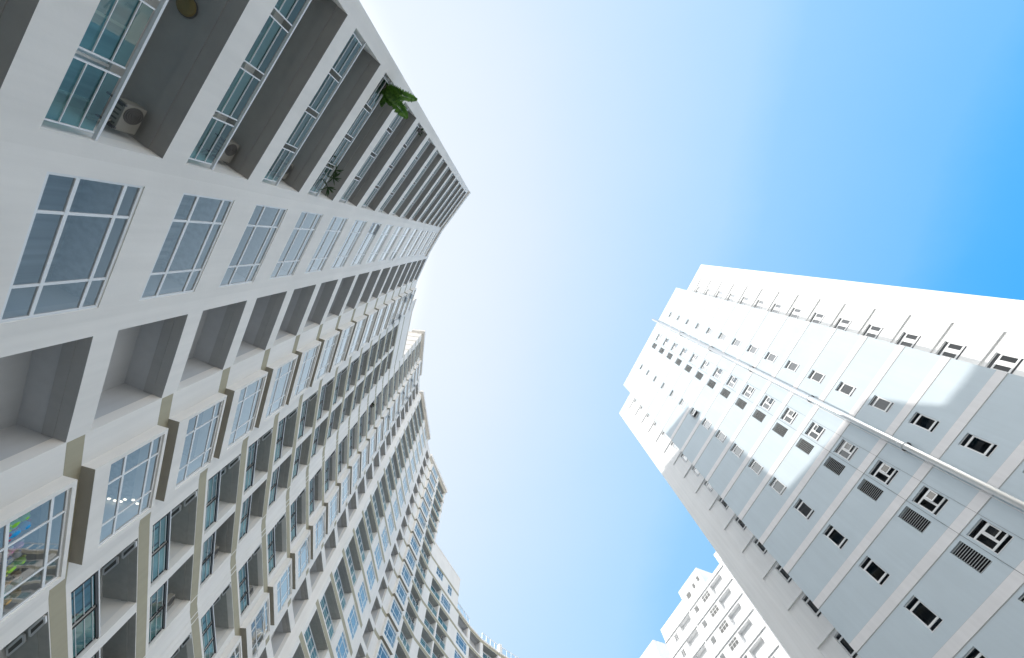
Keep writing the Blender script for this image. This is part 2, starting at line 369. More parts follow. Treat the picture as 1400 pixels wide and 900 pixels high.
# ------------------------------------------------------------------ ground
gm = MB()
gm.quad([(-2500, -2500, 0), (2500, -2500, 0), (2500, 2500, 0), (-2500, 2500, 0)], wall_paint('paving', (0.42, 0.39, 0.34), var=0.2))
g = gm.build('ground'); g['kind'] = 'structure'

# ------------------------------------------------------------------ curved apartment block
CB = thing('apartment_block', 'tall curved white apartment block with stacked balconies, filling the left side', 'apartment building', (-16, 20, 0))
def pol(az, D): return (D*math.cos(R(az)), D*math.sin(R(az)))
V = [(-4.12, -7.03), pol(-168.8, 8.62), pol(169.3, 11.04), pol(155.85, 13.98), pol(142.6, 18.95), pol(131.0, 26.4), pol(121.1, 36.6),
     None, None, pol(108.5, 54.5), pol(102.8, 63.4), pol(97.2, 72.6)]
F0 = Facet(V[0], V[1]); F1 = Facet(V[1], V[2]); F2 = Facet(V[2], V[3]); F3 = Facet(V[3], V[4]); F4 = Facet(V[4], V[5])
F5 = Facet(V[5], V[6]); F6 = Facet(V[6], (-19.03, 34.16))
A7 = Vector((-18.45, 34.70)); t7 = Vector((math.cos(R(85.4)), math.sin(R(85.4)))); B7 = A7+t7*11.9
F7 = Facet(A7, B7); F8 = Facet(pol(110.6, 51.0), V[9]); F9 = Facet(V[9], V[10]); F10 = Facet(V[10], V[11])
R67 = Facet((-19.03, 34.16), A7)
def ops(rng, a=SILL, b=HEAD): return [(a+FLOOR*n, b+FLOOR*n) for n in rng]
r = range
NEAR, MID, TALL, FAR = H(52.35), H(59.6), H(77.0), H(61.3)
wall = MB(); W = M['white']; SO = M['soffit']; SL = M['soffit_light']
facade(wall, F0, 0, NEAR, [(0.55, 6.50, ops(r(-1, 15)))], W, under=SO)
facade(wall, F1, 0, NEAR, [(0.42, 4.00, ops(r(-1, 15), WS, WH))], W)
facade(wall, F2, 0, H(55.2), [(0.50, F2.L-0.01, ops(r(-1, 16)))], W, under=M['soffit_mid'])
facade(wall, F3, 0, H(55.2), [(1.36, 4.95, ops(r(-1, 16), WS, WH))], W)
box(wall, F3, 3.95, F3.L, -0.35, 0, H(55.2), MID, W)
c5w = [(H(52.4), H(54.3)), (H(55.4), H(57.3))]
facade(wall, F4, 0, MID, [(0.50, 4.05, ops(r(0, 15))+[]), (4.60, 7.85, ops(r(0, 15)))], W, under=SL)
facade(wall, F5, 0, TALL, [(1.39, 5.40, ops(r(1, 23))), (6.42, 9.75, ops(r(2, 23), WS, WH))], W)
facade(wall, F6, 0, TALL, [(0.03, F6.L-0.01, ops(r(3, 23)))], W, under=SL)
box(wall, R67, 0, R67.L, -0.35, 0, 0, TALL, W)
facade(wall, F7, 0, TALL, [(0.65, 6.10, ops(r(4, 23))), (7.60, 10.95, ops(r(5, 23), WS, WH))], W, under=SL)
facade(wall, F8, 0, TALL, [(1.00, 3.40, ops(r(6, 23)))], W, under=SL)
facade(wall, F9, 0, TALL, [(1.40, 4.72, ops(r(7, 23), WS, WH)), (6.10, 9.95, ops(r(8, 23)))], W, under=SL)
SPL = H(55.2)
facade(wall, F10, 0, SPL, [(1.50, 5.00, ops(r(10, 16))), (5.40, 8.95, ops(r(10, 15))+[(H(52.45), H(54.3))])], W, under=SL)
facade(wall, F10, SPL, FAR, [(2.30, 4.90, [(H(56.1), H(57.7))]), (7.10, 8.70, [(H(55.7), H(57.4))])], W)
# side walls where the block steps up, with a shallow ledge per floor
box(wall, F5, 0.002, 0.35, -12, -0.352, 0, TALL, W)
for k in range(7): box(wall, F5, -0.10, 0.0, -12, -0.02, H(58.2+FLOOR*k), H(58.38+FLOOR*k), W)
box(wall, F3, 3.95, 4.3, -12, -0.352, H(50), MID, W)
box(wall, F9, F9.L-0.35, F9.L, -12, -0.352, 0, TALL, W)
box(wall, F0, 0.002, 0.35, -12, -0.352, 0, NEAR, W)
box(wall, F10, F10.L-0.35, F10.L, -12, -0.352, 0, FAR, W)
# painted floor bands, slightly proud
for F, a, b, n0, n1 in ((F3, 0.02, F3.L, -1, 15), (F4, 0, F4.L, -1, 15), (F5, 0, F5.L, 0, 22), (F7, 0, F7.L, 3, 22), (F8, 3.42, F8.L, 5, 22), (F9, 0, F9.L, 6, 22), (F10, 0, F10.L, 9, 16)):
    for n in range(n0, n1+1):
        z = HEAD+FLOOR*n
        if F is F3 and n > 14: continue
        box(wall, F, a, b, -0.10, 0.006, z+0.03, z+0.50, M['olive'])
# drip seams on the broad pier between the balcony stacks
for F, c in ((F4, 8.05), (F5, 0.55), (F5, 0.95)):
    box(wall, F, c-0.025, c+0.025, 0.001, 0.02, 0, (MID if F is F4 else TALL)-0.5, W)
wall.build('facade_wall', CB)
# the mass behind the facade
core = MB()
for F, top, a, b in ((F0, NEAR-0.1, 0.36, None), (F1, NEAR-0.1, 0, None), (F2, H(54.9), 0, None), (F3, H(54.9), 0, 4.32), (F3, MID-0.1, 4.32, None), (F4, MID-0.1, 0, None),
                     (F5, TALL-0.1, 0.36, None), (F6, TALL-0.1, 0, None), (F7, TALL-0.1, 0, None), (F8, TALL-0.1, 0, None), (F9, TALL-0.1, 0, F9.L-0.36), (F10, FAR-0.1, 0, F10.L-0.36)):
    box(core, F, a, F.L if b is None else b, -12, -1.9, 0, top, M['recess'])
for F in (F0, F1): box(core, F, 0, F.L, -2.2, -0.45, NEAR-0.3, NEAR+0.95, M['soffit'])
core.build('inner_volume', CB)
# roofs with their eaves
def roof(F, z, th, over, s0=0.0, s1=None, name='roof'):
    mb = MB(); box(mb, F, s0, F.L if s1 is None else s1, -2.4, over, z-th, z, M['white'])
    return mb
for lst in (((F0, NEAR+2.0, 1.1, 0.12, 0, None), (F1, NEAR+2.0, 1.1, 0.12, 0, None), (F2, H(55.5), 0.32, 0.02, 0, None), (F3, H(55.5), 0.32, 0.02, 0, 3.94)),
            ((F3, MID+0.3, 0.32, 0.08, 3.95, None), (F4, MID+0.3, 0.32, 0.08, 0, None)),
            ((F5, TALL+0.25, 0.9, 0.5, -0.55, 10.05), (F5, TALL+0.2, 0.3, 0.03, 10.06, None), (F6, TALL+0.2, 0.3, 0.02, 0, None), (F7, TALL+0.25, 0.9, 0.45, -0.6, F7.L), (F8, TALL+0.2, 0.3, 0.02, 0, None), (F9, TALL+0.25, 0.9, 0.45, -0.5, F9.L)),
            ((F10, FAR+0.25, 0.27, 0.05, 0, None),)):
    mb = MB()
    for F, z, th, ov, a, b in lst: box(mb, F, a, F.L if b is None else b, -2.4, ov, z-th, z, M['white'])
    mb.build('roof', CB)

# repeats: built once per column, then copied floor by floor
def stack(proto, n0, rng):
    d_ = {n0: proto}
    for n in rng:
        if n != n0: d_[n] = copy_up(proto, FLOOR*(n-n0), CB)
    return d_
def balc(F, a, b, n0, rng, **kw): stack(make_balcony(F, a, b, SILL+FLOOR*n0, HEAD+FLOOR*n0, CB, **kw), n0, rng)
def logg(F, a, b, n0, rng): stack(make_loggia(F, a, b, SILL+FLOOR*n0, HEAD+FLOOR*n0, CB), n0, rng)
def wins(F, a, b, n0, rng): return stack(make_window(F, a, b, WS+FLOOR*n0, WH+FLOOR*n0, (0.25, 0.75), (0.29, 0.79), CB), n0, rng)
balc(F0, 0.55, 6.50, 0, r(-1, 15))
W1 = wins(F1, 0.42, 4.00, 0, r(-1, 15))
logg(F2, 0.50, F2.L-0.01, 0, r(-1, 16))
B3 = stack(bay_parts(F3, 1.19, 5.16, 1.36, 4.95, CB), 0, r(-1, 16))
balc(F4, 0.50, 4.05, 0, r(0, 15), dark=True, rack=True)
balc(F4, 4.60, 7.85, 0, r(0, 15), dark=True)
balc(F5, 1.39, 5.40, 2, r(1, 21), dark=True, rack=True)
B5 = stack(bay_parts(F5, 6.05, 9.99, 6.42, 9.75, CB, n=2), 2, r(2, 23))
logg(F6, 0.03, F6.L-0.01, 4, r(3, 23))
balc(F7, 0.65, 6.10, 5, r(4, 21))
wins(F7, 7.60, 10.95, 6, r(5, 23))
logg(F8, 1.00, 3.40, 7, r(6, 23))
B9 = stack(bay_parts(F9, 1.17, 4.97, 1.40, 4.72, CB, n=8), 8, r(7, 23))
balc(F9, 6.10, 9.95, 9, r(8, 20))
balc(F10, 1.50, 5.00, 11, r(11, 15))
balc(F10, 5.40, 8.95, 11, r(11, 14))
make_window(F10, 5.40, 8.95, H(52.45), H(54.3), (0.25, 0.75), (0.29, 0.79), CB)
make_window(F10, 2.30, 4.90, H(56.1), H(57.7), (0.3, 0.7), (0.5,), CB)
make_window(F10, 7.10, 8.70, H(55.7), H(57.4), (0.5,), (0.5,), CB)
def sash(parent, F, a, b, zt, h, deg, proud=0.0):
    """a top-hung sash pushed open"""
    sb = MB(); an = R(deg); f = 0.05
    def q(u, k, o): return F.p(u, proud+0.01+math.sin(an)*k+o*math.cos(an), zt-math.cos(an)*k+o*math.sin(an))
    def slab(ua, ub, ka, kb): sb.hexa([q(ua, kb, 0), q(ub, kb, 0), q(ub, kb, 0.04), q(ua, kb, 0.04), q(ua, ka, 0), q(ub, ka, 0), q(ub, ka, 0.04), q(ua, ka, 0.04)], M['frame'])
    slab(a, a+f, 0, h); slab(b-f, b, 0, h); slab(a+f, b-f, 0, f); slab(a+f, b-f, h-f, h)
    sb.quad([q(a+f*0.8, f*0.8, 0.02), q(b-f*0.8, f*0.8, 0.02), q(b-f*0.8, h-f*0.8, 0.02), q(a+f*0.8, h-f*0.8, 0.02)], M['pane'])
    o = sb.build('open_sash', parent); o.location.z = -parent.location.z
for n, a, b, k0, k1, dg in ((6, 0.45, 1.30, 0.32, 0.95, 38), (9, 3.15, 3.95, 0.32, 0.95, 20)):
    sash(W1[n], F1, a, b, WS+FLOOR*n+k1, k1-k0, dg)
for n, a, b, k0, k1, dg in ((13, 1.42, 2.2, 0.6, 1.45, 42), (13, 4.05, 4.9, 0.6, 1.45, 35), (12, 4.05, 4.9, 0.6, 1.45, 30), (14, 1.42, 2.2, 0.6, 1.45, 40)):
    sash(B3[n], F3, a, b, WS+FLOOR*n+k1, k1-k0, dg, 0.40)
for n, a, b, k0, k1, dg in ((4, 6.5, 7.2, 0.6, 1.45, 30), (4, 7.3, 8.85, 0.6, 1.45, 24), (4, 8.95, 9.7, 0.05, 0.5, 35), (6, 6.5, 7.2, 0.6, 1.45, 32), (7, 6.5, 7.2, 0.6, 1.45, 30), (14, 6.5, 7.2, 0.6, 1.45, 40), (16, 8.95, 9.7, 0.6, 1.45, 40), (17, 6.5, 7.2, 0.6, 1.45, 35), (18, 8.95, 9.7, 0.6, 1.45, 45), (19, 6.5, 7.2, 0.6, 1.45, 42), (20, 8.95, 9.7, 0.6, 1.45, 40)):
    sash(B5[n], F5, a, b, WS+FLOOR*n+k1, k1-k0, dg, 0.40)
for n in (17, 19): sash(B9[n], F9, 3.9, 4.7, WS+FLOOR*n+1.45, 0.85, 38, 0.40)
# a shelf behind the lowest corner window
sh = MB(); box(sh, F3, 1.45, 4.85, 0.10, 0.33, H(8.13), H(8.16), M['frame']); o = sh.build('window_shelf', B3[0])
# the topmost, smallest balconies together: past a hundred of a kind
class Merge(MB): pass
top = MB()
def top_balc(F, a, b, n):
    z0, z1 = SILL+FLOOR*n, HEAD+FLOOR*n
    recess(top, F, a, b, z0, z1, 1.5, M['soffit_light'], M['recess'])
    box(top, F, a+0.25, b-0.25, -1.48, -1.45, z0, z1-0.4, M['door'])
    top.quad([F.p(a+0.06, -0.10, z0+0.02), F.p(b-0.06, -0.10, z0+0.02), F.p(b-0.06, -0.10, z0+0.86), F.p(a+0.06, -0.10, z0+0.86)], M['teal'])
    c = (a+b)/2
    for q in (a+0.1, c-0.1, c+0.1, b-0.1): box(top, F, q-0.016, q+0.016, -0.125, -0.075, z0, z0+0.86, M['rail'])
    box(top, F, a, b, -0.13, -0.06, z0+0.93, z0+0.975, M['rail'])
for n in (21, 22): top_balc(F5, 1.39, 5.40, n); top_balc(F7, 0.65, 6.10, n)
for n in (20, 21, 22): top_balc(F9, 6.10, 9.95, n)
top_balc(F10, 1.50, 5.00, 15); top_balc(F10, 1.50, 5.00, 10); top_balc(F10, 5.40, 8.95, 10); top_balc(F10, 5.40, 8.95, 14)
o = top.build('balcony', CB); o['kind'] = 'stuff'

# ------------------------------------------------------------------ lower block at the end of the curve
LB = thing('low_apartment_block', 'lower white flats with glass roof railings at the far end of the curve', 'apartment building', (-3, 80, 0))
LV = [V[11], (-6.72, 76.81), (-4.34, 80.58), (-0.74, 84.5), (3.87, 88.62), (9.8, 93.5), (17, 98)]
G = [Facet(LV[i], LV[i+1]) for i in range(6)]
LT = H(55.1); lw = MB()
spec = {0: [(0.85, 4.85, [(H(52.6), H(54.6))]+ops(r(11, 15), WS, WH))], 1: [(0.35, 4.10, ops(r(11, 16)))], 2: [(0.5, 4.9, ops(r(11, 16)))], 3: [(0.6, 5.6, ops(r(11, 16)))], 4: [(0.6, 6.9, ops(r(12, 16)))], 5: []}
for i, F in enumerate(G):
    facade(lw, F, 0, LT, spec[i], W, under=SL)
    for n in r(10, 16): box(lw, F, 0, F.L, -0.1, 0.006, HEAD+FLOOR*n+0.03, HEAD+FLOOR*n+0.45, M['olive'])
lw.build('facade_wall', LB)
lc = MB()
for F in G: box(lc, F, 0, F.L, -12, -1.9, 0, LT-0.1, M['recess'])
lc.build('inner_volume', LB)
lr = MB()
for F in G: box(lr, F, 0, F.L, -2.4, 0.10, LT+0.002, LT+0.25, M['white'])
box(lr, G[3], 0.1, 0.8, -0.8, 0.05, LT+0.25, LT+1.9, M['white'])
lr.build('roof', LB)
def roof_rail(F, a, b):
    mb = MB(); z = LT+0.25; n = max(2, round((b-a)/1.4))
    for i in range(n+1):
        c = a+(b-a)*i/n; box(mb, F, c-0.035, c+0.035, -0.12, -0.05, z, z+1.25, M['rail'])
    for i in range(n):
        mb.quad([F.p(a+(b-a)*i/n+0.06, -0.085, z+0.05), F.p(a+(b-a)*(i+1)/n-0.06, -0.085, z+0.05), F.p(a+(b-a)*(i+1)/n-0.06, -0.085, z+1.15), F.p(a+(b-a)*i/n+0.06, -0.085, z+1.15)], M['clear'])
    box(mb, F, a, b, -0.14, -0.03, z+1.25, z+1.32, M['rail'])
    mb.build('roof_railing', LB)
roof_rail(G[0], 0.1, G[0].L-0.1); roof_rail(G[2], 0.2, G[2].L-0.1); roof_rail(G[3], 1.0, G[3].L-0.1); roof_rail(G[4], 0.2, G[4].L-0.2)
def lstack(proto, n0, rng):
    for n in rng:
        if n != n0: copy_up(proto, FLOOR*(n-n0), LB)
lstack(make_window(G[0], 0.85, 4.85, WS+FLOOR*11, WH+FLOOR*11, (0.25, 0.75), (0.29, 0.79), LB), 11, r(11, 15))
mb = MB(); recess(mb, G[0], 0.85, 4.85, H(52.6), H(54.6), 1.3, M['loggia'], M['loggia']); mb.build('loggia', LB)
lstack(make_loggia(G[1], 0.35, 4.10, SILL+FLOOR*11, HEAD+FLOOR*11, LB), 11, r(11, 16))
lstack(make_balcony(G[2], 0.5, 4.9, SILL+FLOOR*11, HEAD+FLOOR*11, LB), 11, r(11, 16))
lstack(make_balcony(G[3], 0.6, 5.6, SILL+FLOOR*11, HEAD+FLOOR*11, LB), 11, r(11, 16))
lstack(make_balcony(G[4], 0.6, 6.9, SILL+FLOOR*12, HEAD+FLOOR*12, LB), 12, r(12, 16))

# ------------------------------------------------------------------ right tower
def axes(phi): return Vector((math.cos(R(phi-90)), math.sin(R(phi-90)))), Vector((math.cos(R(phi)), math.sin(R(phi))))
tn, tt = axes(113.6)
def face(nv, tv, dist): a = nv*dist; return Facet(a, a+tv, side=-1)
TW = thing('apartment_tower', 'pale blue grey tower with white floor bands and a steel duct, sunlit top', 'apartment building', (34, 16, 0))
T = face(tn, tt, 33.95); T2 = face(tn, tt, 36.1)
TT = H(64.45); S0, S1 = -5.71, 15.70
ks = range(-2, 16)
tops = lambda a, b, k0=-2, k1=16: [(H(a+3*k), H(b+3*k)) for k in range(k0, k1)]
tw = MB()
facade(tw, T, 0, TT, [(-1.17, -0.21, tops(15.58, 17.08)), (3.33, 4.70, tops(15.70, 17.12)), (5.20, 6.18, tops(15.65, 17.15)), (9.87, 10.92, tops(15.55, 17.13))], M['panel'], th=0.35, s0=S0, s1=S1)
facade(tw, T2, 0, TT, [(-7.31, -6.05, tops(15.44, 16.87))], M['tower_white'], th=0.35, s0=-11.32, s1=-5.70)
facade(tw, T2, 0, TT, [(16.0, 17.29, tops(15.34, 16.93))], M['tower_white'], th=0.35, s0=15.69, s1=21.58)
box(tw, T, S0+0.001, S0+0.35, -2.5, -0.352, 0, TT, M['tower_white']); box(tw, T, S1-0.35, S1-0.001, -2.5, -0.352, 0, TT, M['tower_white'])
box(tw, T, -11.31, 21.57, -20, -3.6, 0, TT-0.1, M['tower_white']); 
box(tw, T, S0+0.36, S1-0.36, -3.59, -1.45, 0, TT-0.1, M['tower_white'])
box(tw, T, -11.319, -10.97, -19.9, -2.51, 0, TT-0.05, M['tower_white']); box(tw, T, 21.23, 21.579, -19.9, -2.51, 0, TT-0.05, M['tower_white'])
for c in (-8.87, 19.03): box(tw, T2, c-0.03, c+0.03, 0.001, 0.018, 0, TT-1.5, M['tower_white'])
tw.build('tower_wall', TW)
rf = MB(); box(rf, T, S0, S1, -3.8, 0.015, TT+0.002, TT+0.15, M['tower_white'])
box(rf, T2, -11.33, S0-0.002, -17, 0.015, TT+0.002, TT+0.15, M['tower_white']); box(rf, T2, S1+0.002, 21.59, -17, 0.015, TT+0.002, TT+0.15, M['tower_white'])
rf.build('roof', TW)
bm0 = MB()
z = H(17.88-0.52)
box(bm0, T, S0, S1, 0.001, 0.028, z, z+0.52, M['band'])
for zz in (z-0.022, z+0.522): box(bm0, T, S0+0.002, S1-0.002, 0.001, 0.006, zz-0.018, zz+0.018, M['slat'])
b0 = bm0.build('floor_band', TW)
for k in range(-4, 15):
    if k: c = copy_up(b0, 3.0*k, TW)
def tstack(proto, rng=range(-2, 16), skip=()):
    for k in rng:
        if k and k not in skip: copy_up(proto, 3.0*k, TW)
def tower_window(F, s0, s1, z0, z1, d=-0.11, name='window', mull=None):
    """top light, framed middle sash, bottom light"""
    mb = MB(); fm = M['frame']; h = z1-z0
    a, b, e = s0-0.006, s1+0.006, 0.006
    rm = M['tower_room']; d0, d1 = -0.352, -1.0
    for q in ([(a, d0, z1+e), (b, d0, z1+e), (b, d1, z1+e), (a, d1, z1+e)], [(a, d0, z0-e), (b, d0, z0-e), (b, d1, z0-e), (a, d1, z0-e)],
              [(a, d0, z0-e), (a, d1, z0-e), (a, d1, z1+e), (a, d0, z1+e)], [(b, d0, z0-e), (b, d1, z0-e), (b, d1, z1+e), (b, d0, z1+e)],
              [(a, d1, z0-e), (b, d1, z0-e), (b, d1, z1+e), (a, d1, z1+e)]):
        mb.quad([F.p(*k) for k in q], rm)
    f = 0.035
    box(mb, F, s0, s0+f, d-0.05, d, z0, z1, fm); box(mb, F, s1-f, s1, d-0.05, d, z0, z1, fm)
    box(mb, F, s0+f, s1-f, d-0.05, d, z0, z0+f, fm); box(mb, F, s0+f, s1-f, d-0.05, d, z1-f, z1, fm)
    zb, zt = z0+h*0.17, z1-h*0.20
    for zz in (zb, zt): box(mb, F, s0+f, s1-f, d-0.05, d+0.012, zz-0.05, zz+0.05, fm)
    # middle sash frame stands proud
    for q in ((s0+f, s0+f+0.055, zb+0.05, zt-0.05), (s1-f-0.055, s1-f, zb+0.05, zt-0.05)): box(mb, F, q[0], q[1], d-0.04, d+0.014, q[2], q[3], fm)
    if mull: box(mb, F, mull[0], mull[1], d-0.04, d+0.016, zb+0.05, zt-0.05, fm)
    # rebate in the reveal
    box(mb, F, s0-0.02, s1+0.02, -0.001, 0.012, z0-0.03, z0-0.001, M['band'])
    o = mb.build(name, TW)
    p = MB(); dm = d-0.03; p.quad([F.p(s0+0.02, dm, z0+0.02), F.p(s1-0.02, dm, z0+0.02), F.p(s1-0.02, dm, z1-0.02), F.p(s0+0.02, dm, z1-0.02)], M['dark_pane'])
    p.build('pane', o)
    return o
tstack(tower_window(T, 9.87, 10.92, H(15.55), H(17.13)))
tstack(tower_window(T, -1.17, -0.21, H(15.58), H(17.08)))
tstack(tower_window(T2, -7.31, -6.05, H(15.44), H(16.87), mull=(-6.84, -6.48)))
tstack(tower_window(T2, 16.0, 17.29, H(15.34), H(16.93)))
def twin_window(k, variant):
    """wide bathroom window: transom and bottom light, two sashes of unequal height, one may be tilted out"""
    F = T; s0, s1, z0, z1 = 3.33, 4.70, H(15.70+3*k), H(17.12+3*k); d = -0.11; fm = M['frame']
    mb = MB(); a, b, e = s0-0.006, s1+0.006, 0.006; rm = M['tower_room']; d0, d1 = -0.352, -1.0
    for q in ([(a, d0, z1+e), (b, d0, z1+e), (b, d1, z1+e), (a, d1, z1+e)], [(a, d0, z0-e), (b, d0, z0-e), (b, d1, z0-e), (a, d1, z0-e)],
              [(a, d0, z0-e), (a, d1, z0-e), (a, d1, z1+e), (a, d0, z1+e)], [(b, d0, z0-e), (b, d1, z0-e), (b, d1, z1+e), (b, d0, z1+e)],
              [(a, d1, z0-e), (b, d1, z0-e), (b, d1, z1+e), (a, d1, z1+e)]):
        mb.quad([F.p(*t) for t in q], rm)
    f = 0.035; zb, zt, sm = z0+0.26, z1-0.32, 4.04
    box(mb, F, s0, s0+f, d-0.05, d, z0, z1, fm); box(mb, F, s1-f, s1, d-0.05, d, z0, z1, fm)
    box(mb, F, s0+f, s1-f, d-0.05, d, z0, z0+f, fm); box(mb, F, s0+f, s1-f, d-0.05, d, z1-f, z1, fm)
    for zz in (zb, zt): box(mb, F, s0+f, s1-f, d-0.05, d+0.012, zz-0.045, zz+0.045, fm)
    box(mb, F, sm-0.05, sm+0.05, d-0.05, d+0.010, zb+0.045, zt-0.045, fm)
    for q in ((sm+0.05, sm+0.10), (s1-f-0.05, s1-f)): box(mb, F, q[0], q[1], d-0.04, d+0.014, zb+0.045, zt-0.045, fm)
    box(mb, F, s0-0.02, s1+0.02, -0.001, 0.012, z0-0.03, z0-0.001, M['band'])
    o = mb.build('window', TW)
    p = MB(); dm = d-0.03; p.quad([F.p(s0+0.02, dm, z0+0.02), F.p(s1-0.02, dm, z0+0.02), F.p(s1-0.02, dm, z1-0.02), F.p(s0+0.02, dm, z1-0.02)], M['dark_pane'])
    p.build('pane', o)
    # tilted sash hinged at its top
    ang = (0.30, 0.12, 0.45, 0.0)[variant]; hh = zt-0.05-(zb+0.22)
    sb = MB(); u0, u1 = s0+f+0.01, sm-0.06
    def q(u, tt_, out): return F.p(u, d+0.02+math.sin(ang)*tt_+out*math.cos(ang), zt-0.05-math.cos(ang)*tt_+out*math.sin(ang)*1.0)
    def slab(ua, ub, ta, tb, oa, ob, m):
        sb.hexa([q(ua, tb, oa), q(ub, tb, oa), q(ub, tb, ob), q(ua, tb, ob), q(ua, ta, oa), q(ub, ta, oa), q(ub, ta, ob), q(ua, ta, ob)], m)
    slab(u0, u0+0.06, 0, hh, 0, 0.035, fm); slab(u1-0.06, u1, 0, hh, 0, 0.035, fm)
    slab(u0+0.06, u1-0.06, 0, 0.06, 0, 0.035, fm); slab(u0+0.06, u1-0.06, hh-0.06, hh, 0, 0.035, fm)
    sb.quad([q(u0+0.05, 0.05, 0.015), q(u1-0.05, 0.05, 0.015), q(u1-0.05, hh-0.05, 0.015), q(u0+0.05, hh-0.05, 0.015)], M['pane'])
    sb.build('open_sash', o)
rv = random.Random(3)
for k in ks: twin_window(k, rv.choice((0, 0, 1, 2, 3)))
lv = MB(); z0, z1 = H(15.65), H(17.15)
lv.quad([T.p(5.19, -0.30, z0), T.p(6.19, -0.30, z0), T.p(6.19, -0.30, z1), T.p(5.19, -0.30, z1)], M['black'])
n = 13
for i in range(n):
    c = z0+(z1-z0)*(i+0.5)/n
    lv.hexa([T.p(5.20, -0.10, c+0.015), T.p(6.18, -0.10, c+0.015), T.p(6.18, -0.02, c-0.035), T.p(5.20, -0.02, c-0.035),
             T.p(5.20, -0.10, c+0.035), T.p(6.18, -0.10, c+0.035), T.p(6.18, -0.02, c-0.015), T.p(5.20, -0.02, c-0.015)], M['slat'])
tstack(lv.build('louvre_vent', TW))
lg = MB(); box(lg, T2, -8.85, S0-0.003, 0.002, 0.13, H(17.16), H(17.22), M['tower_white']); tstack(lg.build('ledge', TW))
lg = MB(); box(lg, T2, S1+0.003, 19.0, 0.002, 0.13, H(17.15), H(17.21), M['tower_white']); tstack(lg.build('ledge', TW))
# awning light left open on the left window column
sb = MB(); za = H(15.55+3*9+0.95); sb.hexa([T.p(9.90, 0.55, za-0.75), T.p(10.89, 0.55, za-0.75), T.p(10.89, 0.58, za-0.71), T.p(9.90, 0.58, za-0.71), T.p(9.90, -0.04, za), T.p(10.89, -0.04, za), T.p(10.89, 0.0, za+0.04), T.p(9.90, 0.0, za+0.04)], M['frame'])
sb.build('open_sash', TW)
# steel duct, thin conduit and cables
du = MB(); du.tube([T.p(1.48, 0.36, 0), T.p(1.48, 0.36, H(66.0))], 0.235, M['steel'], 24)
duct = du.build('duct', TW, smooth=True)
duct.data.polygons.foreach_set('use_smooth', [len(p.vertices) == 4 for p in duct.data.polygons])
br = MB(); zc = H(22.1)
br.tube([T.p(1.48, 0.36, zc-0.05), T.p(1.48, 0.36, zc+0.05)], 0.252, M['slat'], 24)
br.tube([T.p(1.48, 0.36, zc+0.35), T.p(1.48, 0.36, zc+0.39)], 0.246, M['steel'], 24)
box(br, T, 1.20, 1.76, 0.002, 0.06, zc-0.06, zc+0.06, M['bracket']); box(br, T, 1.12, 1.22, 0.06, 0.34, zc-0.03, zc+0.03, M['bracket']); box(br, T, 1.74, 1.84, 0.06, 0.34, zc-0.03, zc+0.03, M['bracket'])
b0 = br.build('bracket', duct)
for k in (-2, -1, 1, 2, 3, 4):
    c = b0.copy(); COL.objects.link(c); c.parent = duct; c.location.z = 8.25*k
cd = MB(); cd.tube([T.p(1.86, 0.10, 0), T.p(1.86, 0.10, H(64.3))], 0.035, M['rail'], 8); cd.build('conduit', TW)
cb = MB()
cb.tube([T.p(4.9, 0.03, 0), T.p(4.82, 0.03, H(64.3))], 0.012, M['bracket'], 6)
cb.tube([T.p(3.18, 0.03, 0), T.p(3.2, 0.03, H(64.3))], 0.008, M['bracket'], 6); cb.build('cable', TW)

# ------------------------------------------------------------------ far white building beyond the tower
fn, ft = axes(115.0)
FB = thing('far_apartment_building', 'white sunlit flats far behind the tower, with a rooftop penthouse', 'apartment building', (45, 80, 0))
B = face(fn, ft, 70.0); fw = MB(); TWH = M['tower_white']
rows = range(-6, 1)
o3 = lambda a, b: [(H(a+3*k), H(b+3*k)) for k in rows]
facade(fw, B, 0, H(58.25), [(42.0, 45.8, o3(55.2, 57.1)), (46.6, 49.1, o3(55.9, 57.15)), (50.9, 52.2, o3(55.9, 57.1)), (54.1, 57.9, o3(56.0, 57.3)), (59.4, 60.6, o3(55.7, 57.0))], TWH, s0=39.6, s1=63.5)
box(fw, B, 39.56, 40.6, -3, 0, H(58.252), H(60.4), TWH)
box(fw, B, 53.9, 63.5, -0.35, 0, H(58.25), H(60.2), TWH)
facade(fw, B, 0, H(60.4), [], TWH, s0=24.0, s1=39.55)
box(fw, B, 24, 63.49, -14, -1.5, 0, H(58.1), TWH); box(fw, B, 54.3, 63.48, -13.9, -0.36, H(58.1), H(60.0), TWH); box(fw, B, 24, 39.5, -13.8, -0.36, H(58.1), H(60.2), TWH)
box(fw, B, 63.14, 63.5, -14, -0.352, 0, H(60.19), TWH)
box(fw, B, 39.55, 46.19, -3, -0.352, H(58.0), H(58.24), TWH)
box(fw, B, 53.2, 53.5, 0.001, 0.16, 0, H(58.2), TWH)
box(fw, B, 39.56, 39.9, 0.001, 0.3, 0, H(58.2), TWH)
fw.build('facade_wall', FB)
ph = MB(); facade(ph, B, H(58.26), H(61.8), [(46.9, 47.8, [(H(59.6), H(60.7))]), (48.8, 49.7, [(H(59.4), H(60.5))]), (50.9, 52.4, [(H(59.0), H(60.2))])], TWH, s0=46.2, s1=53.89)
box(ph, B, 46.22, 53.87, -6, -1.2, H(58.1), H(61.78), TWH); box(ph, B, 46.2, 53.89, -6, 0.02, H(61.802), H(61.95), TWH)
box(ph, B, 46.201, 46.5, -6, -0.352, H(58.1), H(61.79), TWH)
p_o = ph.build('penthouse', FB)
lb = MB(); box(lb, B, 39.6, 63.5, 0.002, 0.22, H(57.42), H(57.56), TWH); l0 = lb.build('ledge', FB)
def fstack(o):
    for k in rows:
        if k: copy_up(o, 3.0*k, FB)
fstack(l0)
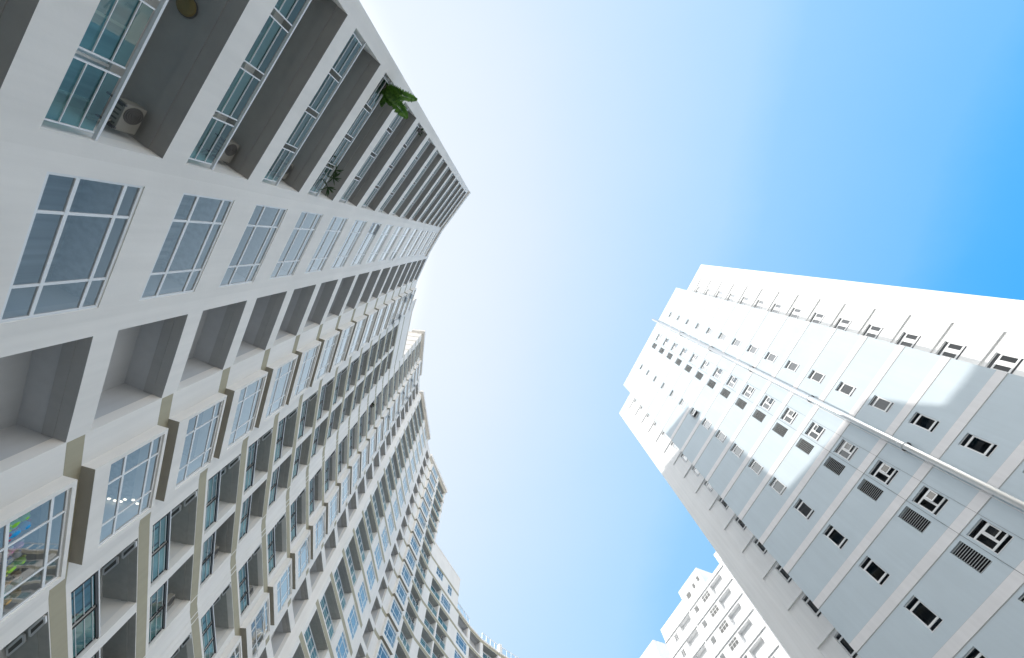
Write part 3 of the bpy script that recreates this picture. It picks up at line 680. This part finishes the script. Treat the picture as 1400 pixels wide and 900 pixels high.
def rec(s0, s1, z0, z1, m, name='loggia', dep=0.75):
    mb = MB(); recess(mb, B, s0, s1, z0, z1, dep, TWH, m); return mb.build(name, FB)
fstack(rec(42.0, 45.8, H(55.2), H(57.1), TWH)); fstack(rec(54.1, 57.9, H(56.0), H(57.3), TWH, 'balcony'))
fstack(make_window(B, 59.4, 60.6, H(55.7), H(57.0), (0.5,), (), FB, roomm='room'))
fstack(make_window(B, 50.9, 52.2, H(55.9), H(57.1), (), (), FB, roomm='room'))
fstack(make_window(B, 46.6, 49.1, H(55.9), H(57.15), (0.33, 0.66), (0.6,), FB, roomm='tower_room'))
for a, b, z0, z1 in ((46.9, 47.8, 59.6, 60.7), (48.8, 49.7, 59.4, 60.5), (50.9, 52.4, 59.0, 60.2)):
    o = make_window(B, a, b, H(z0), H(z1), (), (), p_o, roomm='tower_room')
    for ch in list(o.children): ch.parent = p_o
EB = thing('corner_building', 'plain white building corner peeking up at the lower edge, left of the far flats', 'apartment building', (0, 110, 0))
E2 = face(fn, ft, 80.0); eb = MB(); facade(eb, E2, 0, H(68.7), [(80.2, 82.2, [(H(64.6), H(66.2))])], TWH, s0=76.4, s1=95)
box(eb, E2, 76.401, 76.75, -14, -0.352, 0, H(68.69), TWH); box(eb, E2, 76.76, 94.9, -14, -1.4, 0, H(68.6), TWH)
eb.build('facade_wall', EB); er = MB(); box(er, E2, 76.4, 95, -14, 0.02, H(68.702), H(68.9), TWH); er.build('roof', EB)
make_window(E2, 80.2, 82.2, H(64.6), H(66.2), (0.5,), (), EB)

# ------------------------------------------------------------------ air conditioners in the balconies
def condenser(F, s, dd, z, label, cat='air conditioner', wid=0.66, dep=0.27, hei=0.46):
    """outdoor unit: casing, fan grille, wall brackets and a refrigerant hose"""
    base = F.p(s, dd, z)
    t = thing('air_conditioner', label, cat, base, 'air conditioner units in the balconies')
    mb = MB(); box(mb, F, s-wid/2, s+wid/2, dd-dep/2, dd+dep/2, z, z+hei, M['ac']); mb.build('casing', t, bevel=0.012)
    g_ = MB(); c = F.p(s-0.10, dd+dep/2+0.012, z+hei/2); tt_ = Vector((F.t.x, F.t.y, 0)); nn = Vector((F.n.x, F.n.y, 0)); up = Vector((0, 0, 1))
    for r_ in (0.05, 0.10, 0.15, 0.20):
        ring = [c+(tt_*math.cos(k*math.pi/10)+up*math.sin(k*math.pi/10))*r_ for k in range(20)]; ring.append(ring[0])
        g_.tube(ring, 0.006, M['ac_dark'], 5, cap=False)
    ring = [c-nn*0.008+(tt_*math.cos(k*math.pi/10)+up*math.sin(k*math.pi/10))*0.205 for k in range(20)]
    g_.quad(ring, M['ac_dark'])
    # the fan is also seen from below through the open underside grille
    for i in range(6): box(g_, F, s-wid/2+0.08+i*0.11, s-wid/2+0.12+i*0.11, dd-dep/2+0.05, dd+dep/2-0.05, z-0.006, z-0.001, M['ac_dark'])
    g_.build('fan_grille', t)
    b_ = MB()
    for k in (-0.28, 0.28): box(b_, F, s+k-0.02, s+k+0.02, dd-dep/2-0.12, dd+dep/2+0.03, z-0.05, z-0.008, M['bracket'])
    b_.build('bracket', t)
    h_ = MB(); h_.tube([F.p(s+0.2, dd, z+0.02), F.p(s+0.22, dd+0.02, z-0.10), F.p(s+0.30, dd-0.02, z-0.24), F.p(s+0.34, dd-0.1, z-0.34)], 0.022, M['ac'], 8); h_.build('hose', t)
condenser(F0, 6.04, -0.72, H(8.98), 'air conditioner under the ceiling of the lowest fully seen balcony, upper left')
condenser(F0, 6.04, -0.72, H(11.98), 'air conditioner one balcony above the lowest one at upper left')
condenser(F0, 6.04, -0.72, H(14.98), 'small air conditioner two balconies above the lowest one at upper left')
condenser(F4, 7.30, -0.62, H(11.75), 'air conditioner at the bottom edge, in the lowest balcony of the second balcony stack')
condenser(F4, 7.30, -0.62, H(14.75), 'big grey air conditioner over a balcony rail at lower left, second from the bottom')
condenser(F4, 7.30, -0.62, H(17.75), 'smaller grey air conditioner over a balcony rail at lower left, third from the bottom')
condenser(F5, 5.00, -0.45, H(20.55), 'pale air conditioner in a dark balcony opening just above the projecting windows')
ordn = ('topmost', 'second from the top', 'third from the top', 'fourth from the top', 'fifth from the top')
for i, n in enumerate((16, 15, 14, 13, 12)): condenser(F9, 9.45, -0.38, H(8.75+3*n), 'pale air conditioner in the far balcony stack before the blank wall, %s' % ordn[i], hei=0.5)
for i, n in enumerate((13, 12)): condenser(F10, 8.1, -0.38, H(8.75+3*n), 'pale air conditioner in the last balcony stack by the far corner, %s' % ('upper one' if i == 0 else 'lower one'), hei=0.5)
# ------------------------------------------------------------------ plants on the balustrades
def leaf_mat(name, a, b):
    m, t, p = mat(name); oi = N(t, 'ShaderNodeTexCoord'); n = N(t, 'ShaderNodeTexNoise'); n.inputs['Scale'].default_value = 7
    t.links.new(oi.outputs['Object'], n.inputs['Vector']); cr = N(t, 'ShaderNodeValToRGB'); cr.color_ramp.elements[0].position = 0.35; cr.color_ramp.elements[1].position = 0.65
    cr.color_ramp.elements[0].color = (*a, 1); cr.color_ramp.elements[1].color = (*b, 1); t.links.new(n.outputs[0], cr.inputs[0]); t.links.new(cr.outputs[0], p.inputs['Base Color'])
    p.inputs['Roughness'].default_value = 0.5
    # thin leaves let some light through
    tr = N(t, 'ShaderNodeBsdfTranslucent'); t.links.new(cr.outputs[0], tr.inputs[0]); mx = N(t, 'ShaderNodeMixShader'); mx.inputs[0].default_value = 0.35
    out = t.nodes.get('Material Output'); t.links.new(p.outputs[0], mx.inputs[1]); t.links.new(tr.outputs[0], mx.inputs[2]); t.links.new(mx.outputs[0], out.inputs[0])
    return m
M['fern'] = leaf_mat('fern green', (0.035, 0.10, 0.012), (0.11, 0.24, 0.03)); M['palm'] = leaf_mat('palm green', (0.02, 0.05, 0.012), (0.06, 0.10, 0.03)); M['bush'] = leaf_mat('bush green', (0.012, 0.035, 0.012), (0.04, 0.08, 0.025))
def blade(mb, p, dirv, length, width, m, droop=0.3, seg=4):
    dirv = dirv.normalized(); side = dirv.cross(Vector((0, 0, 1)));
    if side.length < 1e-3: side = Vector((1, 0, 0))
    side.normalize(); prev = None
    for i in range(seg+1):
        f = i/seg; c = p+dirv*length*f+Vector((0, 0, -droop*length*f*f)); w_ = width*math.sin(math.pi*min(0.12+f*0.88, 1))*0.5+0.002
        cur = (c-side*w_, c+side*w_)
        if prev: mb.quad([prev[0], prev[1], cur[1], cur[0]], m)
        prev = cur
def frond(mb, p, tip, width, sag, rr, m):
    """one arching fern frond with a spine and close-set toothed leaflets"""
    n = 26; pts = []
    for i in range(n+1):
        f = i/n; pts.append(p.lerp(tip, f)+Vector((0, 0, sag*math.sin(math.pi*f))))
    mb.tube(pts, [0.012*(1-f_/n*0.8) for f_ in range(n+1)], m, 5)
    ax = (tip-p).normalized(); side = ax.cross(Vector((0, 0, 1))).normalized()
    for i in range(1, n):
        f = i/n; L_ = width*(math.sin(math.pi*min(0.18+0.80*f, 1))**0.7)
        for sg in (-1, 1):
            dv = (side*sg+ax*0.35+Vector((0, 0, rr.uniform(-0.25, 0.05))))
            blade(mb, pts[i], dv, L_*rr.uniform(0.85, 1.1), 0.085, m, 0.25, 3)
def pot(t, c, r_, h_):
    mb = MB(); n = 14
    prof = [(0.70, 0), (0.95, h_*0.85), (1.08, h_*0.86), (1.08, h_)]
    rings = [[c+Vector((math.cos(2*math.pi*k/n)*r_*q, math.sin(2*math.pi*k/n)*r_*q, z_)) for k in range(n)] for q, z_ in prof]
    for a_, b_ in zip(rings, rings[1:]):
        for k in range(n): mb.quad([a_[k], a_[(k+1) % n], b_[(k+1) % n], b_[k]], M['pot'])
    mb.quad(list(reversed(rings[0])), M['pot']); mb.quad(rings[-1], M['black']); mb.build('pot', t)
rr = random.Random(11)
fc = F0.p(0.92, -0.28, H(16.30)); t = thing('fern', 'big green fern with fronds arching out over a high balcony rail near the roof edge', 'fern', fc)
pot(t, fc, 0.20, 0.75)
mb = MB(); c = fc+Vector((0, 0, 0.78))
for s_, d_, h_, w_, sg in ((0.44, 1.25, 17.0, 0.27, 0.30), (1.30, 1.34, 17.0, 0.33, 0.24), (0.95, 0.75, 16.85, 0.22, 0.25), (1.35, 0.45, 17.1, 0.18, 0.2), (0.6, 0.5, 17.3, 0.2, 0.2), (1.6, 0.05, 17.4, 0.18, 0.15), (0.8, 0.3, 17.65, 0.16, 0.1), (1.15, 0.85, 16.75, 0.22, 0.2)):
    frond(mb, c, F0.p(s_, d_, H(h_)), w_, sg, rr, M['fern'])
mb.build('frond', t)
pc = F0.p(5.45, -0.30, H(16.30)); t = thing('potted_palm', 'dark palm with narrow fanned leaves poking over a balcony rail above the windows', 'palm plant', pc)
pot(t, pc, 0.17, 0.45)
mb = MB(); c = pc+Vector((0, 0, 0.5)); up = Vector((0, 0, 1)); nn = Vector((F0.n.x, F0.n.y, 0)); tt_ = Vector((F0.t.x, F0.t.y, 0))
for k, (du_, dn_, dz_) in enumerate(((-0.05, 0.30, 0.55), (0.40, 0.42, 0.35), (-0.40, 0.25, 0.5))):
    hub = c+tt_*du_+nn*dn_+up*dz_; mb.tube([c, c.lerp(hub, 0.5)+up*0.06, hub], 0.012, M['palm'], 6)
    for j in range(13):
        a_ = rr.uniform(0, 6.28); blade(mb, hub, tt_*math.cos(a_)+nn*(0.55+math.sin(a_)*0.8)+up*rr.uniform(-0.6, 0.35), rr.uniform(0.34, 0.50), 0.05, M['palm'], 0.35)
mb.build('palm_leaf', t)
def bush(F, s_, d_, z, rad, n, name, label, cat):
    c = F.p(s_, d_, z); t = thing(name, label, cat, c); pot(t, c, rad*0.55, 0.32); mb = MB()
    for i in range(n):
        a_ = rr.uniform(0, 6.28); e_ = rr.uniform(-0.3, 1.2); r_ = rad*rr.uniform(0.1, 0.9)
        v = Vector((math.cos(a_)*math.cos(e_), math.sin(a_)*math.cos(e_), math.sin(e_)))
        blade(mb, c+Vector((0, 0, 0.36))+v*r_*0.8, v+Vector((rr.uniform(-.5, .5), rr.uniform(-.5, .5), rr.uniform(-.4, .4))), rad*rr.uniform(0.35, 0.7), rad*0.22, M['bush'], 0.3, 3)
    mb.build('foliage', t)
bush(F0, 1.75, -0.45, H(16.28), 0.42, 90, 'leafy_plant', 'dark leafy plant behind the glass beside the overhanging fern', 'plant')
bush(F0, 4.75, -0.45, H(16.28), 0.40, 90, 'leafy_plant', 'dark leafy plant behind the glass beside the fanned palm', 'plant')
bush(F0, 0.80, -0.12, H(22.95), 0.26, 40, 'leafy_plant', 'tiny dark plant on a high balcony rail, above the fern and near the roof edge', 'plant')
bush(F5, 1.75, -0.05, H(44.05), 0.42, 70, 'leafy_plant', 'round dark plant at a high balcony rail in the middle of the curved block', 'plant')
for i, n in enumerate((14, 13)): bush(F9, 9.0, -0.28, H(7.9+3*n), 0.34, 60, 'leafy_plant', 'dark plant beside an air conditioner in the far balcony stack, %s' % ('upper one' if i == 0 else 'lower one'), 'plant')
bush(F10, 7.6, -0.28, H(7.9+36), 0.34, 60, 'leafy_plant', 'dark plant in the last balcony stack near the far corner', 'plant')
# ------------------------------------------------------------------ soft toys on the window shelf
def blob(mb, c, r_, m, sc=(1, 1, 1), n=10):
    rows_ = [[c+Vector((r_*sc[0]*math.sin(math.pi*i/n)*math.cos(2*math.pi*k/(2*n)), r_*sc[1]*math.sin(math.pi*i/n)*math.sin(2*math.pi*k/(2*n)), r_*sc[2]*math.cos(math.pi*i/n))) for k in range(2*n)] for i in range(n+1)]
    for a_, b_ in zip(rows_, rows_[1:]):
        for k in range(2*n): mb.quad([a_[k], b_[k], b_[(k+1) % (2*n)], a_[(k+1) % (2*n)]], m)
def toy(s_, rgb, rgb2, label, sz=0.13, ears=True):
    c = F3.p(s_, 0.215, H(8.161)); t = thing('soft_toy', label, 'soft toy', c, 'soft toys on the window shelf'); sz *= 1.15
    m1 = plain('plush', rgb, 0.95, spec=0.1); m2 = plain('plush trim', rgb2, 0.95, spec=0.1)
    mb = MB(); blob(mb, c+Vector((0, 0, sz)), sz, m1, (0.9, 0.75, 1.0)); mb.build('body', t, smooth=True)
    mb = MB(); blob(mb, c+Vector((0.01, 0, sz*2.5)), sz*0.72, m1)
    if ears:
        for k in (-1, 1): blob(mb, c+Vector((F3.t.x*k*sz*0.5, F3.t.y*k*sz*0.5, sz*3.15)), sz*0.26, m2, n=6)
    mb.build('head', t, smooth=True)
    mb = MB()
    for k in (-1, 1):
        blob(mb, c+Vector((F3.t.x*k*sz*0.8+F3.n.x*0.03, F3.t.y*k*sz*0.8+F3.n.y*0.03, sz*1.2)), sz*0.33, m2, (1, 1, 1.2), 6)
        blob(mb, c+Vector((F3.t.x*k*sz*0.5+F3.n.x*0.07, F3.t.y*k*sz*0.5+F3.n.y*0.07, sz*0.34)), sz*0.34, m2, n=6)
    mb.build('limb', t, smooth=True)
toy(1.68, (0.22, 0.55, 0.06), (0.30, 0.60, 0.10), 'lime green soft toy at the near end of the window shelf', 0.14)
toy(2.02, (0.03, 0.30, 0.62), (0.35, 0.04, 0.10), 'blue soft toy with dark red trim in the lowest corner window', 0.15)
toy(2.62, (0.60, 0.22, 0.38), (0.75, 0.60, 0.62), 'pink soft toy in the lowest corner window', 0.12)
toy(2.95, (0.70, 0.66, 0.60), (0.25, 0.35, 0.60), 'cream soft toy beside the pink one on the window shelf', 0.11)
toy(3.28, (0.30, 0.58, 0.08), (0.60, 0.62, 0.15), 'light green soft toy in the middle of the window shelf', 0.14)
toy(3.70, (0.45, 0.28, 0.15), (0.55, 0.40, 0.25), 'brown soft toy on the window shelf between a green and a teal one', 0.12)
toy(4.08, (0.05, 0.28, 0.30), (0.10, 0.38, 0.36), 'teal soft toy on the window shelf of the lowest corner window', 0.13)
toy(4.48, (0.60, 0.38, 0.16), (0.68, 0.52, 0.32), 'tan soft toy at the far end of the window shelf', 0.13)
# ------------------------------------------------------------------ lamps
m, t_, p_ = mat('lamp glow'); p_.inputs['Emission Color'].default_value = (1.0, 0.86, 0.62, 1); p_.inputs['Emission Strength'].default_value = 2.2; p_.inputs['Base Color'].default_value = (0.8, 0.75, 0.6, 1)
M['glow'] = m
for i, (s_, d_) in enumerate(((4.85, -1.02), (4.86, -0.80), (4.83, -0.58), (4.68, -0.45), (4.60, -0.15), (4.72, 0.02))):
    c = F3.p(s_, d_, H(12.35)); t = thing('ceiling_lamp', 'small lit ceiling lamp behind a projecting window at lower left', 'ceiling lamp', c, 'lit ceiling lamps behind the second projecting window')
    mb = MB(); box(mb, F3, s_-0.022, s_+0.022, d_-0.045, d_+0.045, H(12.31), H(12.35), M['glow']); mb.build('bulb', t)
    mb = MB(); box(mb, F3, s_-0.045, s_+0.045, d_-0.06, d_+0.06, H(12.352), H(12.46), M['frame']); mb.build('housing', t)
M['amber'] = plain('amber lamp shade', (0.20, 0.15, 0.06), 0.4)
c = F0.p(3.25, -0.98, H(9.59)); t = thing('ceiling_lamp', 'round unlit amber lamp on the dark balcony ceiling at the top edge', 'ceiling lamp', c)
mb = MB(); mb.tube([c+Vector((0, 0, -0.09)), c+Vector((0, 0, -0.05)), c+Vector((0, 0, -0.01))], [0.13, 0.20, 0.21], M['amber'], 24); mb.build('lamp_shade', t)
mb = MB(); mb.tube([c+Vector((0, 0, -0.012)), c+Vector((0, 0, 0.012))], 0.225, M['bracket'], 24); mb.build('rim', t)
